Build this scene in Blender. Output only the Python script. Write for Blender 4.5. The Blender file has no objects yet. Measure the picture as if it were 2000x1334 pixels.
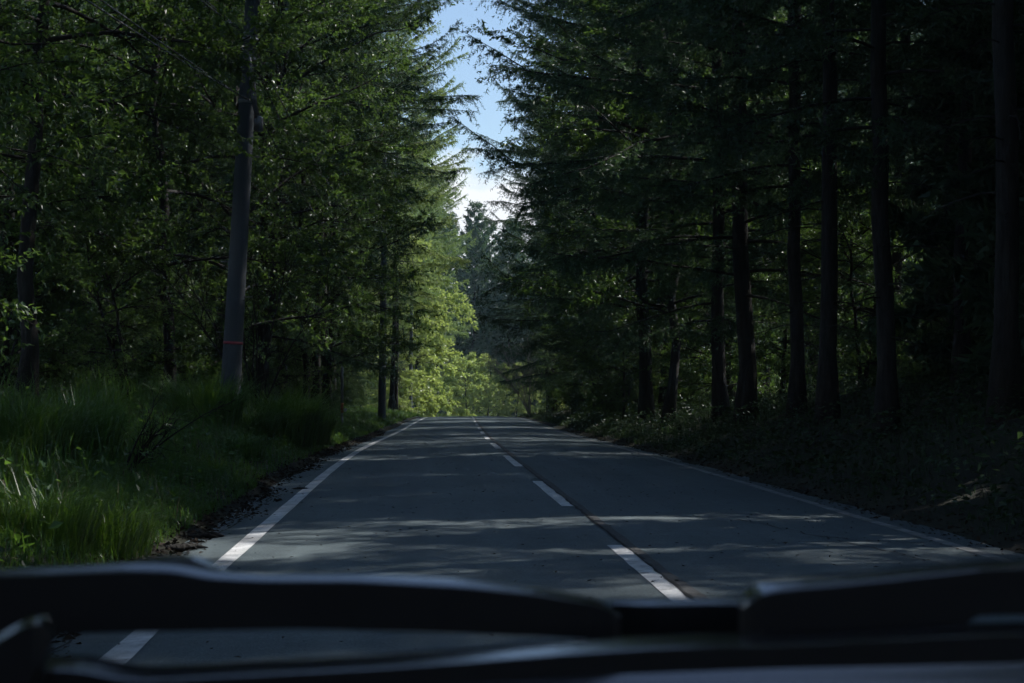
import bpy, math
import numpy as np
from mathutils import Vector, Euler

# ------------------------------------------------------------------ camera, sky, sun, exposure
sc = bpy.context.scene
COL = sc.collection
EYE = 1.25
F_PX = 3636.0                      # focal length in pixels of the 2000 px wide photograph
cam_d = bpy.data.cameras.new('camera')
cam = bpy.data.objects.new('camera', cam_d)
COL.objects.link(cam)
cam_d.sensor_width = 36.0
cam_d.lens = F_PX / 2000.0 * 36.0
cam_d.clip_start = 0.05
cam_d.clip_end = 6000.0
cam.location = (0, 0, EYE)
cam.rotation_euler = Euler((math.radians(90 + 1.418), 0, math.radians(-2.708)), 'XYZ')
cam_d.dof.use_dof = True
cam_d.dof.focus_distance = 45.0
cam_d.dof.aperture_fstop = 13.0
sc.camera = cam

SUN_AZ, SUN_EL = math.radians(65), math.radians(47)
world = bpy.data.worlds.new('World')
sc.world = world
world.use_nodes = True
wn, wl = world.node_tree.nodes, world.node_tree.links
wn.clear()
w_out = wn.new('ShaderNodeOutputWorld')
w_bg = wn.new('ShaderNodeBackground')
w_bg.inputs['Strength'].default_value = 0.122
w_sky = wn.new('ShaderNodeTexSky')
w_sky.sky_type = 'NISHITA'
w_sky.sun_disc = False
w_sky.sun_elevation = SUN_EL
w_sky.sun_rotation = SUN_AZ
w_sky.altitude = 1000
w_sky.air_density = 1.0
w_sky.dust_density = 0.6
w_sky.ozone_density = 1.2
w_tc = wn.new('ShaderNodeTexCoord')
w_map = wn.new('ShaderNodeMapping'); w_map.inputs['Scale'].default_value = (1, 1, 2.2)
w_map.inputs['Location'].default_value = (0.35, 0.1, 0.0)
w_nz = wn.new('ShaderNodeTexNoise')
w_nz.inputs['Scale'].default_value = 7.0; w_nz.inputs['Detail'].default_value = 8; w_nz.inputs['Roughness'].default_value = 0.55
w_sep = wn.new('ShaderNodeSeparateXYZ')
w_h = wn.new('ShaderNodeMapRange')     # cumulus thins out with elevation
w_h.inputs['From Min'].default_value = 0.10; w_h.inputs['From Max'].default_value = 0.165
w_h.inputs['To Min'].default_value = 0.28; w_h.inputs['To Max'].default_value = -0.30
w_add = wn.new('ShaderNodeMath'); w_add.operation = 'ADD'
w_ramp = wn.new('ShaderNodeMapRange')
w_ramp.inputs['From Min'].default_value = 0.54; w_ramp.inputs['From Max'].default_value = 0.66
w_mix = wn.new('ShaderNodeMixRGB'); w_mix.inputs['Color2'].default_value = (7.0, 7.2, 7.6, 1)
wl.new(w_tc.outputs['Generated'], w_map.inputs['Vector']); wl.new(w_map.outputs['Vector'], w_nz.inputs['Vector'])
wl.new(w_tc.outputs['Generated'], w_sep.inputs['Vector']); wl.new(w_sep.outputs['Z'], w_h.inputs['Value'])
wl.new(w_nz.outputs['Fac'], w_add.inputs[0]); wl.new(w_h.outputs['Result'], w_add.inputs[1])
wl.new(w_add.outputs['Value'], w_ramp.inputs['Value']); wl.new(w_ramp.outputs['Result'], w_mix.inputs['Fac'])
wl.new(w_sky.outputs['Color'], w_mix.inputs['Color1']); wl.new(w_mix.outputs['Color'], w_bg.inputs['Color'])
wl.new(w_bg.outputs['Background'], w_out.inputs['Surface'])

sun_d = bpy.data.lights.new('sun', 'SUN')
sun_d.energy = 5.0
sun_d.angle = math.radians(0.53)
sun_d.color = (1.0, 0.97, 0.92)
sun = bpy.data.objects.new('sun', sun_d)
COL.objects.link(sun)
SUN_DIR = Vector((math.sin(SUN_AZ) * math.cos(SUN_EL), math.cos(SUN_AZ) * math.cos(SUN_EL), math.sin(SUN_EL)))
sun.rotation_euler = (-SUN_DIR).to_track_quat('-Z', 'Y').to_euler()
sun.location = (40, 20, 40)

sc.view_settings.view_transform = 'Standard'
sc.view_settings.look = 'None'
sc.view_settings.exposure = 0.3
sc.view_settings.gamma = 1.0
sc.view_settings.use_curve_mapping = False
sc.render.engine = 'CYCLES'
sc.cycles.max_bounces = 4
sc.cycles.diffuse_bounces = 2
sc.cycles.glossy_bounces = 2
sc.cycles.transmission_bounces = 2
sc.cycles.transparent_max_bounces = 4
sc.cycles.volume_bounces = 0
sc.cycles.caustics_reflective = False
sc.cycles.caustics_refractive = False
sc.cycles.use_denoising = True
sc.cycles.use_adaptive_sampling = True
sc.cycles.adaptive_threshold = 0.05
sc.cycles.adaptive_min_samples = 16

# ------------------------------------------------------------------ materials
def new_mat(name):
    m = bpy.data.materials.new(name)
    m.use_nodes = True
    n, l = m.node_tree.nodes, m.node_tree.links
    n.clear()
    out = n.new('ShaderNodeOutputMaterial')
    return m, n, l, out

def noise(n, l, scale, detail=5, rough=0.55, coord='Object', stretch=None):
    tc = n.new('ShaderNodeTexCoord')
    t = n.new('ShaderNodeTexNoise')
    t.inputs['Scale'].default_value = scale
    t.inputs['Detail'].default_value = detail
    t.inputs['Roughness'].default_value = rough
    if stretch:
        mp = n.new('ShaderNodeMapping'); mp.inputs['Scale'].default_value = stretch
        l.new(tc.outputs[coord], mp.inputs['Vector']); l.new(mp.outputs['Vector'], t.inputs['Vector'])
    else:
        l.new(tc.outputs[coord], t.inputs['Vector'])
    return t

def ramp(n, l, src, stops):
    r = n.new('ShaderNodeValToRGB')
    e = r.color_ramp.elements
    while len(e) < len(stops):
        e.new(0.5)
    for el, (p, c) in zip(e, stops):
        el.position = p
        el.color = (c[0], c[1], c[2], 1)
    l.new(src, r.inputs['Fac'])
    return r

def simple(name, c0, c1, scale, rough=0.8, bump=0.0, bscale=None, spec=0.3, metallic=0.0, stretch=None, bdist=.02):
    m, n, l, out = new_mat(name)
    p = n.new('ShaderNodeBsdfPrincipled')
    t = noise(n, l, scale, 6, .6, 'Object', stretch)
    r = ramp(n, l, t.outputs['Fac'], [(0.32, c0), (0.68, c1)])
    l.new(r.outputs['Color'], p.inputs['Base Color'])
    p.inputs['Roughness'].default_value = rough
    p.inputs['Specular IOR Level'].default_value = spec
    p.inputs['Metallic'].default_value = metallic
    if bump:
        t2 = noise(n, l, bscale or scale * 4, 6, .6, 'Object', stretch)
        b = n.new('ShaderNodeBump'); b.inputs['Strength'].default_value = bump; b.inputs['Distance'].default_value = bdist
        l.new(t2.outputs['Fac'], b.inputs['Height']); l.new(b.outputs['Normal'], p.inputs['Normal'])
    l.new(p.outputs['BSDF'], out.inputs['Surface'])
    return m

def leaf_mat(name, c_a, c_b, t_col, trans=0.42, rough=0.42, spec=0.4, patch=0.0):
    """Thin leaves: a waxy face plus light coming through; each leaf and each plant a little different."""
    m, n, l, out = new_mat(name)
    geo = n.new('ShaderNodeNewGeometry')
    oi = n.new('ShaderNodeObjectInfo')
    mix = n.new('ShaderNodeMixRGB'); mix.inputs['Color1'].default_value = (*c_a, 1); mix.inputs['Color2'].default_value = (*c_b, 1)
    l.new(geo.outputs['Random Per Island'], mix.inputs['Fac'])
    hsv = n.new('ShaderNodeHueSaturation')
    mr = n.new('ShaderNodeMapRange'); mr.inputs['To Min'].default_value = 0.75; mr.inputs['To Max'].default_value = 1.25
    l.new(oi.outputs['Random'], mr.inputs['Value']); l.new(mr.outputs['Result'], hsv.inputs['Value'])
    mh = n.new('ShaderNodeMapRange'); mh.inputs['To Min'].default_value = 0.485; mh.inputs['To Max'].default_value = 0.515
    l.new(oi.outputs['Random'], mh.inputs['Value']); l.new(mh.outputs['Result'], hsv.inputs['Hue'])
    l.new(mix.outputs['Color'], hsv.inputs['Color'])
    if patch:                                   # drier and lusher patches across a verge
        t = noise(n, l, patch, 3)
        pr = n.new('ShaderNodeMapRange'); pr.inputs['From Min'].default_value = .3; pr.inputs['From Max'].default_value = .7
        pr.inputs['To Min'].default_value = 0.45; pr.inputs['To Max'].default_value = 1.25
        pm = n.new('ShaderNodeMath'); pm.operation = 'MULTIPLY'
        l.new(t.outputs['Fac'], pr.inputs['Value']); l.new(pr.outputs['Result'], pm.inputs[0]); l.new(mr.outputs['Result'], pm.inputs[1])
        l.new(pm.outputs['Value'], hsv.inputs['Value'])
    p = n.new('ShaderNodeBsdfPrincipled')
    p.inputs['Roughness'].default_value = rough
    p.inputs['Specular IOR Level'].default_value = spec
    l.new(hsv.outputs['Color'], p.inputs['Base Color'])
    tr = n.new('ShaderNodeBsdfTranslucent')
    tm = n.new('ShaderNodeMixRGB'); tm.blend_type = 'MIX'; tm.inputs['Fac'].default_value = 0.75
    tm.inputs['Color2'].default_value = (*t_col, 1)
    l.new(hsv.outputs['Color'], tm.inputs['Color1']); l.new(tm.outputs['Color'], tr.inputs['Color'])
    ms = n.new('ShaderNodeMixShader'); ms.inputs['Fac'].default_value = trans
    l.new(p.outputs['BSDF'], ms.inputs[1]); l.new(tr.outputs['BSDF'], ms.inputs[2])
    l.new(ms.outputs['Shader'], out.inputs['Surface'])
    return m

M = {}
M['needle'] = leaf_mat('needle', (0.020, 0.050, 0.032), (0.044, 0.084, 0.043), (0.14, 0.25, 0.08), 0.28, 0.48, 0.35)
M['larch_needle_sunlit'] = leaf_mat('larch_needle_sunlit', (0.085, 0.150, 0.055), (0.140, 0.210, 0.080), (0.42, 0.56, 0.14), 0.42, 0.45, 0.4)  # needle colour lightened so conifers towards the crest read as sunlit
M['leaf'] = leaf_mat('leaf', (0.014, 0.037, 0.017), (0.029, 0.062, 0.022), (0.18, 0.31, 0.045), 0.38, 0.36, 0.45)
M['leaf_pale_sunlit'] = leaf_mat('leaf_pale_sunlit', (0.135, 0.195, 0.055), (0.235, 0.290, 0.110), (0.60, 0.72, 0.16), 0.48, 0.32, 0.6)  # pale leaf, its colour raised further to carry sunlight on the bright trees
M['grass'] = leaf_mat('grass', (0.032, 0.082, 0.028), (0.066, 0.125, 0.038), (0.17, 0.32, 0.03), 0.40, 0.36, 0.5, 0.9)
M['dry_leaf'] = simple('dry_leaf', (0.016, 0.012, 0.009), (0.045, 0.030, 0.018), 9, 0.9)
M['straw'] = simple('straw', (0.12, 0.10, 0.055), (0.22, 0.18, 0.10), 6, 0.8)
M['bark'] = simple('bark', (0.011, 0.010, 0.009), (0.040, 0.036, 0.033), 9, 0.9, 1.0, 22, .3, 0, (1, 1, .22), .04)
M['pale_bark'] = simple('pale_bark', (0.20, 0.18, 0.16), (0.34, 0.31, 0.28), 5, 0.85, 0.4, 20)
M['soil'] = simple('soil', (0.010, 0.010, 0.007), (0.026, 0.027, 0.014), 1.3, 0.95, 0.6, 14)
M['concrete'] = simple('concrete', (0.060, 0.070, 0.082), (0.088, 0.100, 0.114), 5, 0.85, 0.15, 60, .3, 0, (1, 1, .12))
M['steel'] = simple('steel', (0.20, 0.21, 0.22), (0.30, 0.31, 0.32), 8, 0.5, 0.0, None, 0.5, 0.6)
M['cable'] = simple('cable', (0.10, 0.10, 0.11), (0.16, 0.16, 0.17), 8, 0.25, 0.0, None, 0.8)
M['red_tape'] = simple('red_tape', (0.24, 0.025, 0.045), (0.30, 0.04, 0.06), 12, 0.5)
M['post_paint'] = simple('post_paint', (0.10, 0.11, 0.12), (0.15, 0.16, 0.17), 12, 0.5)
M['post_red'] = simple('post_red', (0.22, 0.04, 0.03), (0.30, 0.06, 0.04), 14, 0.5)
M['porcelain'] = simple('porcelain', (0.5, 0.5, 0.5), (0.6, 0.6, 0.6), 14, 0.25, 0, None, 0.5)
M['rubber'] = simple('rubber', (0.006, 0.006, 0.007), (0.009, 0.009, 0.010), 30, 0.55, 0.0, None, 0.15)
M['gloss_black'] = simple('gloss_black', (0.012, 0.012, 0.014), (0.016, 0.016, 0.018), 30, 0.16, 0.0, None, 1.0)
for _n in M['gloss_black'].node_tree.nodes:
    if _n.type == 'BSDF_PRINCIPLED': _n.inputs['IOR'].default_value = 1.75
M['black_metal'] = simple('black_metal', (0.006, 0.006, 0.007), (0.009, 0.009, 0.010), 30, 0.5, 0.0, None, 0.15)
M['cowl_plastic'] = simple('cowl_plastic', (0.016, 0.016, 0.018), (0.022, 0.022, 0.025), 40, 0.22, 0.0, None, 1.0)
for _n in M['cowl_plastic'].node_tree.nodes:
    if _n.type == 'BSDF_PRINCIPLED': _n.inputs['IOR'].default_value = 1.75
M['car_paint'] = simple('car_paint', (0.035, 0.05, 0.075), (0.04, 0.055, 0.08), 3, 0.16, 0.0, None, 0.6)

def asphalt():
    m, n, l, out = new_mat('asphalt')
    p = n.new('ShaderNodeBsdfPrincipled')
    big = noise(n, l, 0.35, 6)
    fine = noise(n, l, 85, 3, 0.7)
    mid = noise(n, l, 6, 6, 0.65)
    band = noise(n, l, 1.0, 5, 0.6, 'Object', (1.7, .05, 1))
    r4 = ramp(n, l, band.outputs['Fac'], [(0.32, (0.78, 0.79, 0.80)), (0.66, (1.18, 1.17, 1.16))])
    r1 = ramp(n, l, big.outputs['Fac'], [(0.3, (0.082, 0.110, 0.120)), (0.7, (0.120, 0.153, 0.164))])
    r2 = ramp(n, l, fine.outputs['Fac'], [(0.36, (0.45, 0.45, 0.45)), (0.62, (1.25, 1.25, 1.25))])
    r3 = ramp(n, l, mid.outputs['Fac'], [(0.3, (0.75, 0.75, 0.75)), (0.7, (1.15, 1.15, 1.15))])
    a = n.new('ShaderNodeMixRGB'); a.blend_type = 'MULTIPLY'; a.inputs['Fac'].default_value = 1
    b = n.new('ShaderNodeMixRGB'); b.blend_type = 'MULTIPLY'; b.inputs['Fac'].default_value = 0.8
    l.new(r1.outputs['Color'], a.inputs['Color1']); l.new(r2.outputs['Color'], a.inputs['Color2'])
    l.new(a.outputs['Color'], b.inputs['Color1']); l.new(r3.outputs['Color'], b.inputs['Color2'])
    c4 = n.new('ShaderNodeMixRGB'); c4.blend_type = 'MULTIPLY'; c4.inputs['Fac'].default_value = 1
    l.new(b.outputs['Color'], c4.inputs['Color1']); l.new(r4.outputs['Color'], c4.inputs['Color2'])
    l.new(c4.outputs['Color'], p.inputs['Base Color'])
    p.inputs['Roughness'].default_value = 0.72
    p.inputs['Specular IOR Level'].default_value = 0.4
    bp = n.new('ShaderNodeBump'); bp.inputs['Strength'].default_value = 0.5; bp.inputs['Distance'].default_value = 0.006
    l.new(fine.outputs['Fac'], bp.inputs['Height']); l.new(bp.outputs['Normal'], p.inputs['Normal'])
    l.new(p.outputs['BSDF'], out.inputs['Surface'])
    return m
M['asphalt'] = asphalt()

def road_paint():
    m, n, l, out = new_mat('road_paint')
    p = n.new('ShaderNodeBsdfPrincipled')
    wear = noise(n, l, 7, 8, 0.7)
    dirt = noise(n, l, 1.6, 5)
    fine = noise(n, l, 70, 3, 0.7)
    ad = n.new('ShaderNodeMath'); ad.operation = 'ADD'
    ml = n.new('ShaderNodeMath'); ml.operation = 'MULTIPLY'; ml.inputs[1].default_value = 0.35
    l.new(fine.outputs['Fac'], ml.inputs[0]); l.new(wear.outputs['Fac'], ad.inputs[0]); l.new(ml.outputs['Value'], ad.inputs[1])
    r = ramp(n, l, ad.outputs['Value'], [(0.50, (0.20, 0.20, 0.20)), (0.58, (0.52, 0.525, 0.53)), (0.80, (0.78, 0.785, 0.79))])
    r2 = ramp(n, l, dirt.outputs['Fac'], [(0.3, (0.72, 0.71, 0.69)), (0.65, (1, 1, 1))])
    mu = n.new('ShaderNodeMixRGB'); mu.blend_type = 'MULTIPLY'; mu.inputs['Fac'].default_value = 1
    l.new(r.outputs['Color'], mu.inputs['Color1']); l.new(r2.outputs['Color'], mu.inputs['Color2'])
    l.new(mu.outputs['Color'], p.inputs['Base Color'])
    p.inputs['Roughness'].default_value = 0.65
    l.new(p.outputs['BSDF'], out.inputs['Surface'])
    return m
M['paint'] = road_paint()
M['worn_paint'] = simple('worn_paint', (0.12, 0.125, 0.125), (0.34, 0.345, 0.34), 5, 0.7, 0.0)
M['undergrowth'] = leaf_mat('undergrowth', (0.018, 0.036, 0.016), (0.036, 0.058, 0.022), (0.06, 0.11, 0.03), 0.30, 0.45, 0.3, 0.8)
M['tar'] = simple('tar', (0.012, 0.012, 0.012), (0.02, 0.02, 0.02), 30, 0.8)
M['joint'] = simple('joint', (0.06, 0.06, 0.06), (0.10, 0.10, 0.10), 12, 0.8, 0.3, 60)

# ------------------------------------------------------------------ mesh helpers
class Geo:
    def __init__(self):
        self.v, self.t, self.n = [], [], 0
    def add(self, v, t):
        v = np.asarray(v, np.float32).reshape(-1, 3); t = np.asarray(t, np.int32).reshape(-1, 3)
        self.v.append(v); self.t.append(t + self.n); self.n += len(v)
    def mesh(self, name, mat, smooth=True):
        m = bpy.data.meshes.new(name)
        if self.n:
            V = np.concatenate(self.v); T = np.concatenate(self.t)
            m.vertices.add(len(V)); m.vertices.foreach_set('co', V.ravel())
            m.loops.add(T.size); m.loops.foreach_set('vertex_index', T.ravel())
            m.polygons.add(len(T)); m.polygons.foreach_set('loop_start', np.arange(0, T.size, 3, dtype=np.int32))
            m.polygons.foreach_set('loop_total', np.full(len(T), 3, np.int32))
            m.polygons.foreach_set('use_smooth', np.full(len(T), smooth, bool))
            m.update(calc_edges=True)
        m.materials.append(mat)
        return m
    def obj(self, name, mat, parent=None, smooth=True, loc=None):
        o = bpy.data.objects.new(name, self.mesh(name, mat, smooth))
        COL.objects.link(o)
        if parent is not None: o.parent = parent
        if loc is not None: o.location = loc
        return o
    def tube(self, pts, rad, sides=6, cap=True):
        P = np.asarray(pts, float); R = np.broadcast_to(np.asarray(rad, float), (len(P),))
        tg = np.gradient(P, axis=0); tg /= np.linalg.norm(tg, axis=1, keepdims=True) + 1e-9
        ref = np.array([0, 0, 1.0]) if abs(tg[0, 2]) < 0.85 else np.array([1.0, 0, 0])
        u = np.cross(tg, ref); u /= np.linalg.norm(u, axis=1, keepdims=True) + 1e-9
        w = np.cross(tg, u)
        a = np.arange(sides) * 2 * math.pi / sides
        ring = P[:, None] + R[:, None, None] * (np.cos(a)[None, :, None] * u[:, None] + np.sin(a)[None, :, None] * w[:, None])
        n = len(P); V = ring.reshape(-1, 3)
        i = np.arange(n - 1)[:, None] * sides; j = np.arange(sides)[None]; k = (j + 1) % sides
        A, B, C, D = i + j, i + k, i + sides + k, i + sides + j
        T = np.concatenate([np.stack([A, B, C], -1).reshape(-1, 3), np.stack([A, C, D], -1).reshape(-1, 3)])
        if cap:
            V = np.concatenate([V, P[:1], P[-1:]])
            c0, c1 = n * sides, n * sides + 1
            jj = np.arange(sides); kk = (jj + 1) % sides
            T = np.concatenate([T, np.stack([kk, jj, np.full(sides, c0)], -1), np.stack([jj, kk, np.full(sides, c1)], -1) + np.stack([np.full(sides, (n - 1) * sides)] * 2 + [np.zeros(sides, int)], -1)])
        self.add(V, T)
    def box(self, c, s, rz=0.0):
        x, y, z = np.array(s) / 2
        V = np.array([[a * x, b * y, d * z] for a in (-1, 1) for b in (-1, 1) for d in (-1, 1)])
        if rz:
            co, si = math.cos(rz), math.sin(rz)
            V = V @ np.array([[co, si, 0], [-si, co, 0], [0, 0, 1]])
        T = [(0, 1, 3), (0, 3, 2), (4, 6, 7), (4, 7, 5), (0, 4, 5), (0, 5, 1), (2, 3, 7), (2, 7, 6), (0, 2, 6), (0, 6, 4), (1, 5, 7), (1, 7, 3)]
        self.add(V + np.array(c), T)
    def grid(self, X, Y, Z):
        r, c = X.shape
        V = np.stack([X, Y, Z], -1).reshape(-1, 3)
        i = np.arange(r - 1)[:, None] * c + np.arange(c - 1)[None]
        A, B, C, D = i, i + 1, i + c + 1, i + c
        self.add(V, np.concatenate([np.stack([A, B, C], -1).reshape(-1, 3), np.stack([A, C, D], -1).reshape(-1, 3)]))

def crown_mesh(name, limbs, fol, wood_mat, leaf_mat_):
    n_l = sum(len(t) for t in limbs.t)
    g = Geo()
    V = np.concatenate(limbs.v + fol.v); T = np.concatenate(limbs.t + [t + limbs.n for t in fol.t])
    g.v, g.t, g.n = [V], [T], len(V)
    m = g.mesh(name, leaf_mat_, False)
    m.materials.append(wood_mat)
    mi = np.zeros(len(T), np.int32); mi[:n_l] = 1
    m.polygons.foreach_set('material_index', mi)
    m.polygons.foreach_set('use_smooth', mi.astype(bool))
    return m

def unit(a):
    return a / (np.linalg.norm(a, axis=-1, keepdims=True) + 1e-9)

def blades(g, P, D, S, L, W):
    """One slim triangle each: needles."""
    n = len(P)
    V = np.empty((n, 3, 3), np.float32)
    V[:, 0] = P - S * W[:, None] / 2; V[:, 1] = P + S * W[:, None] / 2; V[:, 2] = P + D * L[:, None]
    g.add(V, np.arange(3 * n).reshape(-1, 3))

def leaves(g, P, D, N, L, W):
    """One folded diamond each: leaves."""
    n = len(P); S = unit(np.cross(D, N))
    V = np.empty((n, 4, 3), np.float32)
    V[:, 0] = P
    mid = P + D * (L * 0.45)[:, None] + N * (L * 0.08)[:, None]
    V[:, 1] = mid + S * W[:, None] / 2; V[:, 3] = mid - S * W[:, None] / 2
    V[:, 2] = P + D * L[:, None] - N * (L * 0.12)[:, None]
    b = np.arange(n)[:, None] * 4
    g.add(V, np.concatenate([b + np.array([[0, 1, 2]]), b + np.array([[0, 2, 3]])]))

def grass_blades(g, P, H, W, lean, az, rng):
    """Arching blades of three faces."""
    n = len(P)
    d = np.stack([np.cos(az), np.sin(az), np.zeros(n)], -1)
    s = np.stack([-np.sin(az + rng.normal(0, .5, n)), np.cos(az), np.zeros(n)], -1); s = unit(s)
    V = np.empty((n, 5, 3), np.float32)
    up = np.array([0, 0, 1.0])
    m = P + up * (H * 0.55)[:, None] + d * (H * lean * 0.28)[:, None]
    t = P + up * (H * (1.0 - 0.42 * lean))[:, None] + d * (H * lean)[:, None]
    V[:, 0] = P - s * W[:, None] / 2; V[:, 1] = P + s * W[:, None] / 2
    V[:, 2] = m - s * W[:, None] * 0.45; V[:, 3] = m + s * W[:, None] * 0.45; V[:, 4] = t
    b = np.arange(n)[:, None] * 5
    g.add(V, np.concatenate([b + np.array([[0, 1, 3]]), b + np.array([[0, 3, 2]]), b + np.array([[2, 3, 4]])]))

def tag(o, label, cat, group=None, kind=None):
    if label: o['label'] = label
    if cat: o['category'] = cat
    if group: o['group'] = group
    if kind: o['kind'] = kind
    return o

def empty(name, loc=(0, 0, 0), rz=0.0, s=1.0):
    o = bpy.data.objects.new(name, None)
    COL.objects.link(o)
    o.location = loc; o.rotation_euler = (0, 0, rz); o.scale = (s, s, s) if np.isscalar(s) else s
    return o

def at(px, py, d):
    """A point seen at pixel (px, py) of the 2000 px photograph, d metres ahead."""
    return ((px - 828) * d / F_PX, d, EYE - (py - 757) * d / F_PX)

# ------------------------------------------------------------------ terrain and road
YK = np.array([-200, 0, 28, 40, 50, 60, 75, 90, 100, 115, 128, 140, 160, 200, 260, 400, 3000.])
ZK = np.array([0, 0, 0, -.05, -.15, -.25, -.36, -.43, -.48, -.58, -.72, -1.0, -1.9, -4.0, -5.2, -5.5, -5.5])
XKY = np.array([-200, 0, 32, 45, 52, 60, 72, 87, 99, 128, 160, 200, 250, 300, 3000.])
XK = np.array([0, 0, 0, .14, .26, .41, .65, .92, 1.18, 1.8, 2.9, 6.0, 14, 25, 25.])
_ys = np.linspace(-200, 600, 3201)
def _smooth(a, k):
    w = np.hanning(k); w /= w.sum()
    return np.convolve(np.pad(a, k // 2, mode='edge'), w, 'valid')[:len(a)]
_zs = _smooth(np.interp(_ys, YK, ZK), 49)
_xs = _smooth(np.interp(_ys, XKY, XK), 65)
def road_z(y): return np.interp(y, _ys, _zs)
def road_x(y): return np.interp(y, _ys, _xs)
L_LINE, C_LINE, R_LINE = -1.47, 1.54, 4.31
L_EDGE, R_EDGE = -2.02, 4.70
_r = np.random.default_rng(3)
_ph = _r.uniform(0, 6.28, 24); _fr = _r.uniform(0.12, 1.5, 24); _an = _r.uniform(0, 6.28, 24)
def bumps(x, y):
    z = 0
    for f, p, a in zip(_fr, _ph, _an):
        z = z + np.sin((x * math.cos(a) + y * math.sin(a)) * f + p) * 0.10 / (0.6 + f)
    return z * 0.42
def ground_z(x, y):
    x = np.asarray(x, float); y = np.asarray(y, float)
    s = x - road_x(y)
    base = road_z(y)
    u = np.maximum(L_EDGE - s, 0); v = np.maximum(s - R_EDGE, 0)
    aml = np.interp(y, [0, 36, 62, 140], [1.0, 1.0, 0.45, 0.35]); amr = np.interp(y, [0, 30, 60, 120], [1.0, 1.0, 0.55, 0.3])
    left = np.interp(u, [0, .15, .6, 1.4, 2.4, 4, 12, 60], [-.06, .0, .12, .36, .6, .85, 1.0, 1.2]) * aml
    right = np.interp(v, [0, .3, 1.0, 2.2, 4, 8, 25, 40, 80], [-.06, .02, .18, .65, 1.15, 1.45, 1.5, .6, -2.0]) * amr
    hill = np.interp(y, [228, 262, 330, 450, 900, 3000], [0, 2.0, 11, 16, 10, 0]) * np.clip((u + v) / 6, 0, 1)   # wooded rise where the road bends away
    inside = (u == 0) & (v == 0)
    off = np.where(u > 0, left, np.where(v > 0, right, -0.08))
    fade = np.clip((u + v) / 1.5, 0, 1)
    return base + off + hill + np.where(inside, 0, bumps(x, y) * fade)

g = Geo()
xs = np.concatenate([[-3000, -800, -250, -100], np.arange(-60, -12, 3.0), np.arange(-12, -2.4, .4), [-2.3, -2.12, -2.02, -1.8, 0, 2, 4, 4.5, 4.70, 4.85, 5.1], np.arange(5.4, 14, .4), np.arange(14, 62, 3.0), [100, 250, 800, 3000]])
ys = np.concatenate([[-3000, -600, -150], np.arange(-60, 4, 4.0), np.arange(4, 60, .6), np.arange(60, 150, 2.0), np.arange(150, 320, 6.0), [360, 450, 600, 1000, 3000]])
S, Y = np.meshgrid(xs, ys)
X = S + road_x(Y)
g.grid(X, Y, ground_z(X, Y))
ground = g.obj('ground', M['soil']); tag(ground, 'dark forest floor and banks on both sides of the road', None, None, 'structure')

ry = np.concatenate([np.arange(-60, 70, 1.0), np.arange(70, 330, 2.0)])
rng = np.random.default_rng(11)
lat = np.array([L_EDGE, -1.8, -1.2, 0, 1.54, 3, 4.4, R_EDGE])
crown = np.array([-.075, -.06, -.03, 0, .01, 0, -.04, -.06])
Yg = np.repeat(ry[:, None], len(lat), 1)
jag = np.zeros_like(Yg); jag[:, 0] = rng.normal(0, .06, len(ry)); jag[:, -1] = rng.normal(0, .05, len(ry))
Xg = lat[None] + jag + road_x(Yg)
g = Geo(); g.grid(Xg, Yg, road_z(Yg) + crown[None])
road = g.obj('road', M['asphalt']); tag(road, 'two-lane asphalt road rising to a crest between the trees', None, None, 'structure')
def road_h(s, y):
    return road_z(y) + np.interp(s, lat, crown)

def strip(name, s0, s1, y0, y1, lift, mat, step=1.0, jit=0.0, seed=0):
    r = np.random.default_rng(seed)
    yy = np.arange(y0, y1 + step * .5, step)
    if len(yy) < 2: yy = np.array([y0, y1])
    a = s0 + r.normal(0, jit, len(yy)); b = s1 + r.normal(0, jit, len(yy))
    SS = np.stack([a, (a + b) / 2, b], 1); YY = np.repeat(yy[:, None], 3, 1)
    q = Geo(); q.grid(SS + road_x(YY), YY, road_h(SS, YY) + lift)
    return q.obj(name, mat, road)

strip('edge_line', L_LINE - .075, L_LINE + .075, -20, 320, .005, M['paint'], 1, .004, 1)
strip('edge_line', R_LINE - .06, R_LINE + .06, -20, 320, .005, M['worn_paint'], 1, .010, 2)
for k in range(-1, 26):
    y0 = -.6 + 10 * k
    strip('centre_dash', C_LINE - .105, C_LINE + .055, y0, y0 + 5.05, .005, M['paint'], .4, .003, 10 + k)
# the paving joint that runs down the middle: a slightly paler lip and a dark open crack
strip('joint_lip', C_LINE + .030, C_LINE + .115, -20, 320, .0065, M['joint'], .5, .006, 60)
strip('joint_crack', C_LINE + .018, C_LINE + .040, -20, 320, .0085, M['tar'], .25, .007, 61)
def crack(pts, w, seed):
    r = np.random.default_rng(seed)
    P = np.array(pts, float)
    t = np.linspace(0, 1, 40); tt = np.linspace(0, 1, len(P))
    s = np.interp(t, tt, P[:, 0]) + _smooth(r.normal(0, .03, 40), 3); y = np.interp(t, tt, P[:, 1]) + _smooth(r.normal(0, .05, 40), 3)
    ww = w * r.uniform(.4, 1.2, 40)
    SS = np.stack([s - ww, s, s + ww], 1); YY = np.repeat(y[:, None], 3, 1)
    q = Geo(); q.grid(SS + road_x(YY), YY, road_h(SS, YY) + .004); q.obj('crack', M['tar'], road)
crack([(3.0, 17.5), (3.35, 15.6), (3.65, 13.9), (3.8, 12.6)], .012, 5)
crack([(3.35, 15.6), (3.7, 15.3), (4.1, 15.2)], .008, 6)
crack([(-1.78, 22), (-1.82, 17), (-1.86, 13.5), (-1.84, 9)], .011, 7)
crack([(-1.84, 16.4), (-2.0, 15.9)], .010, 8)
crack([(-1.80, 9.4), (-1.9, 7.6)], .012, 9)

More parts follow.
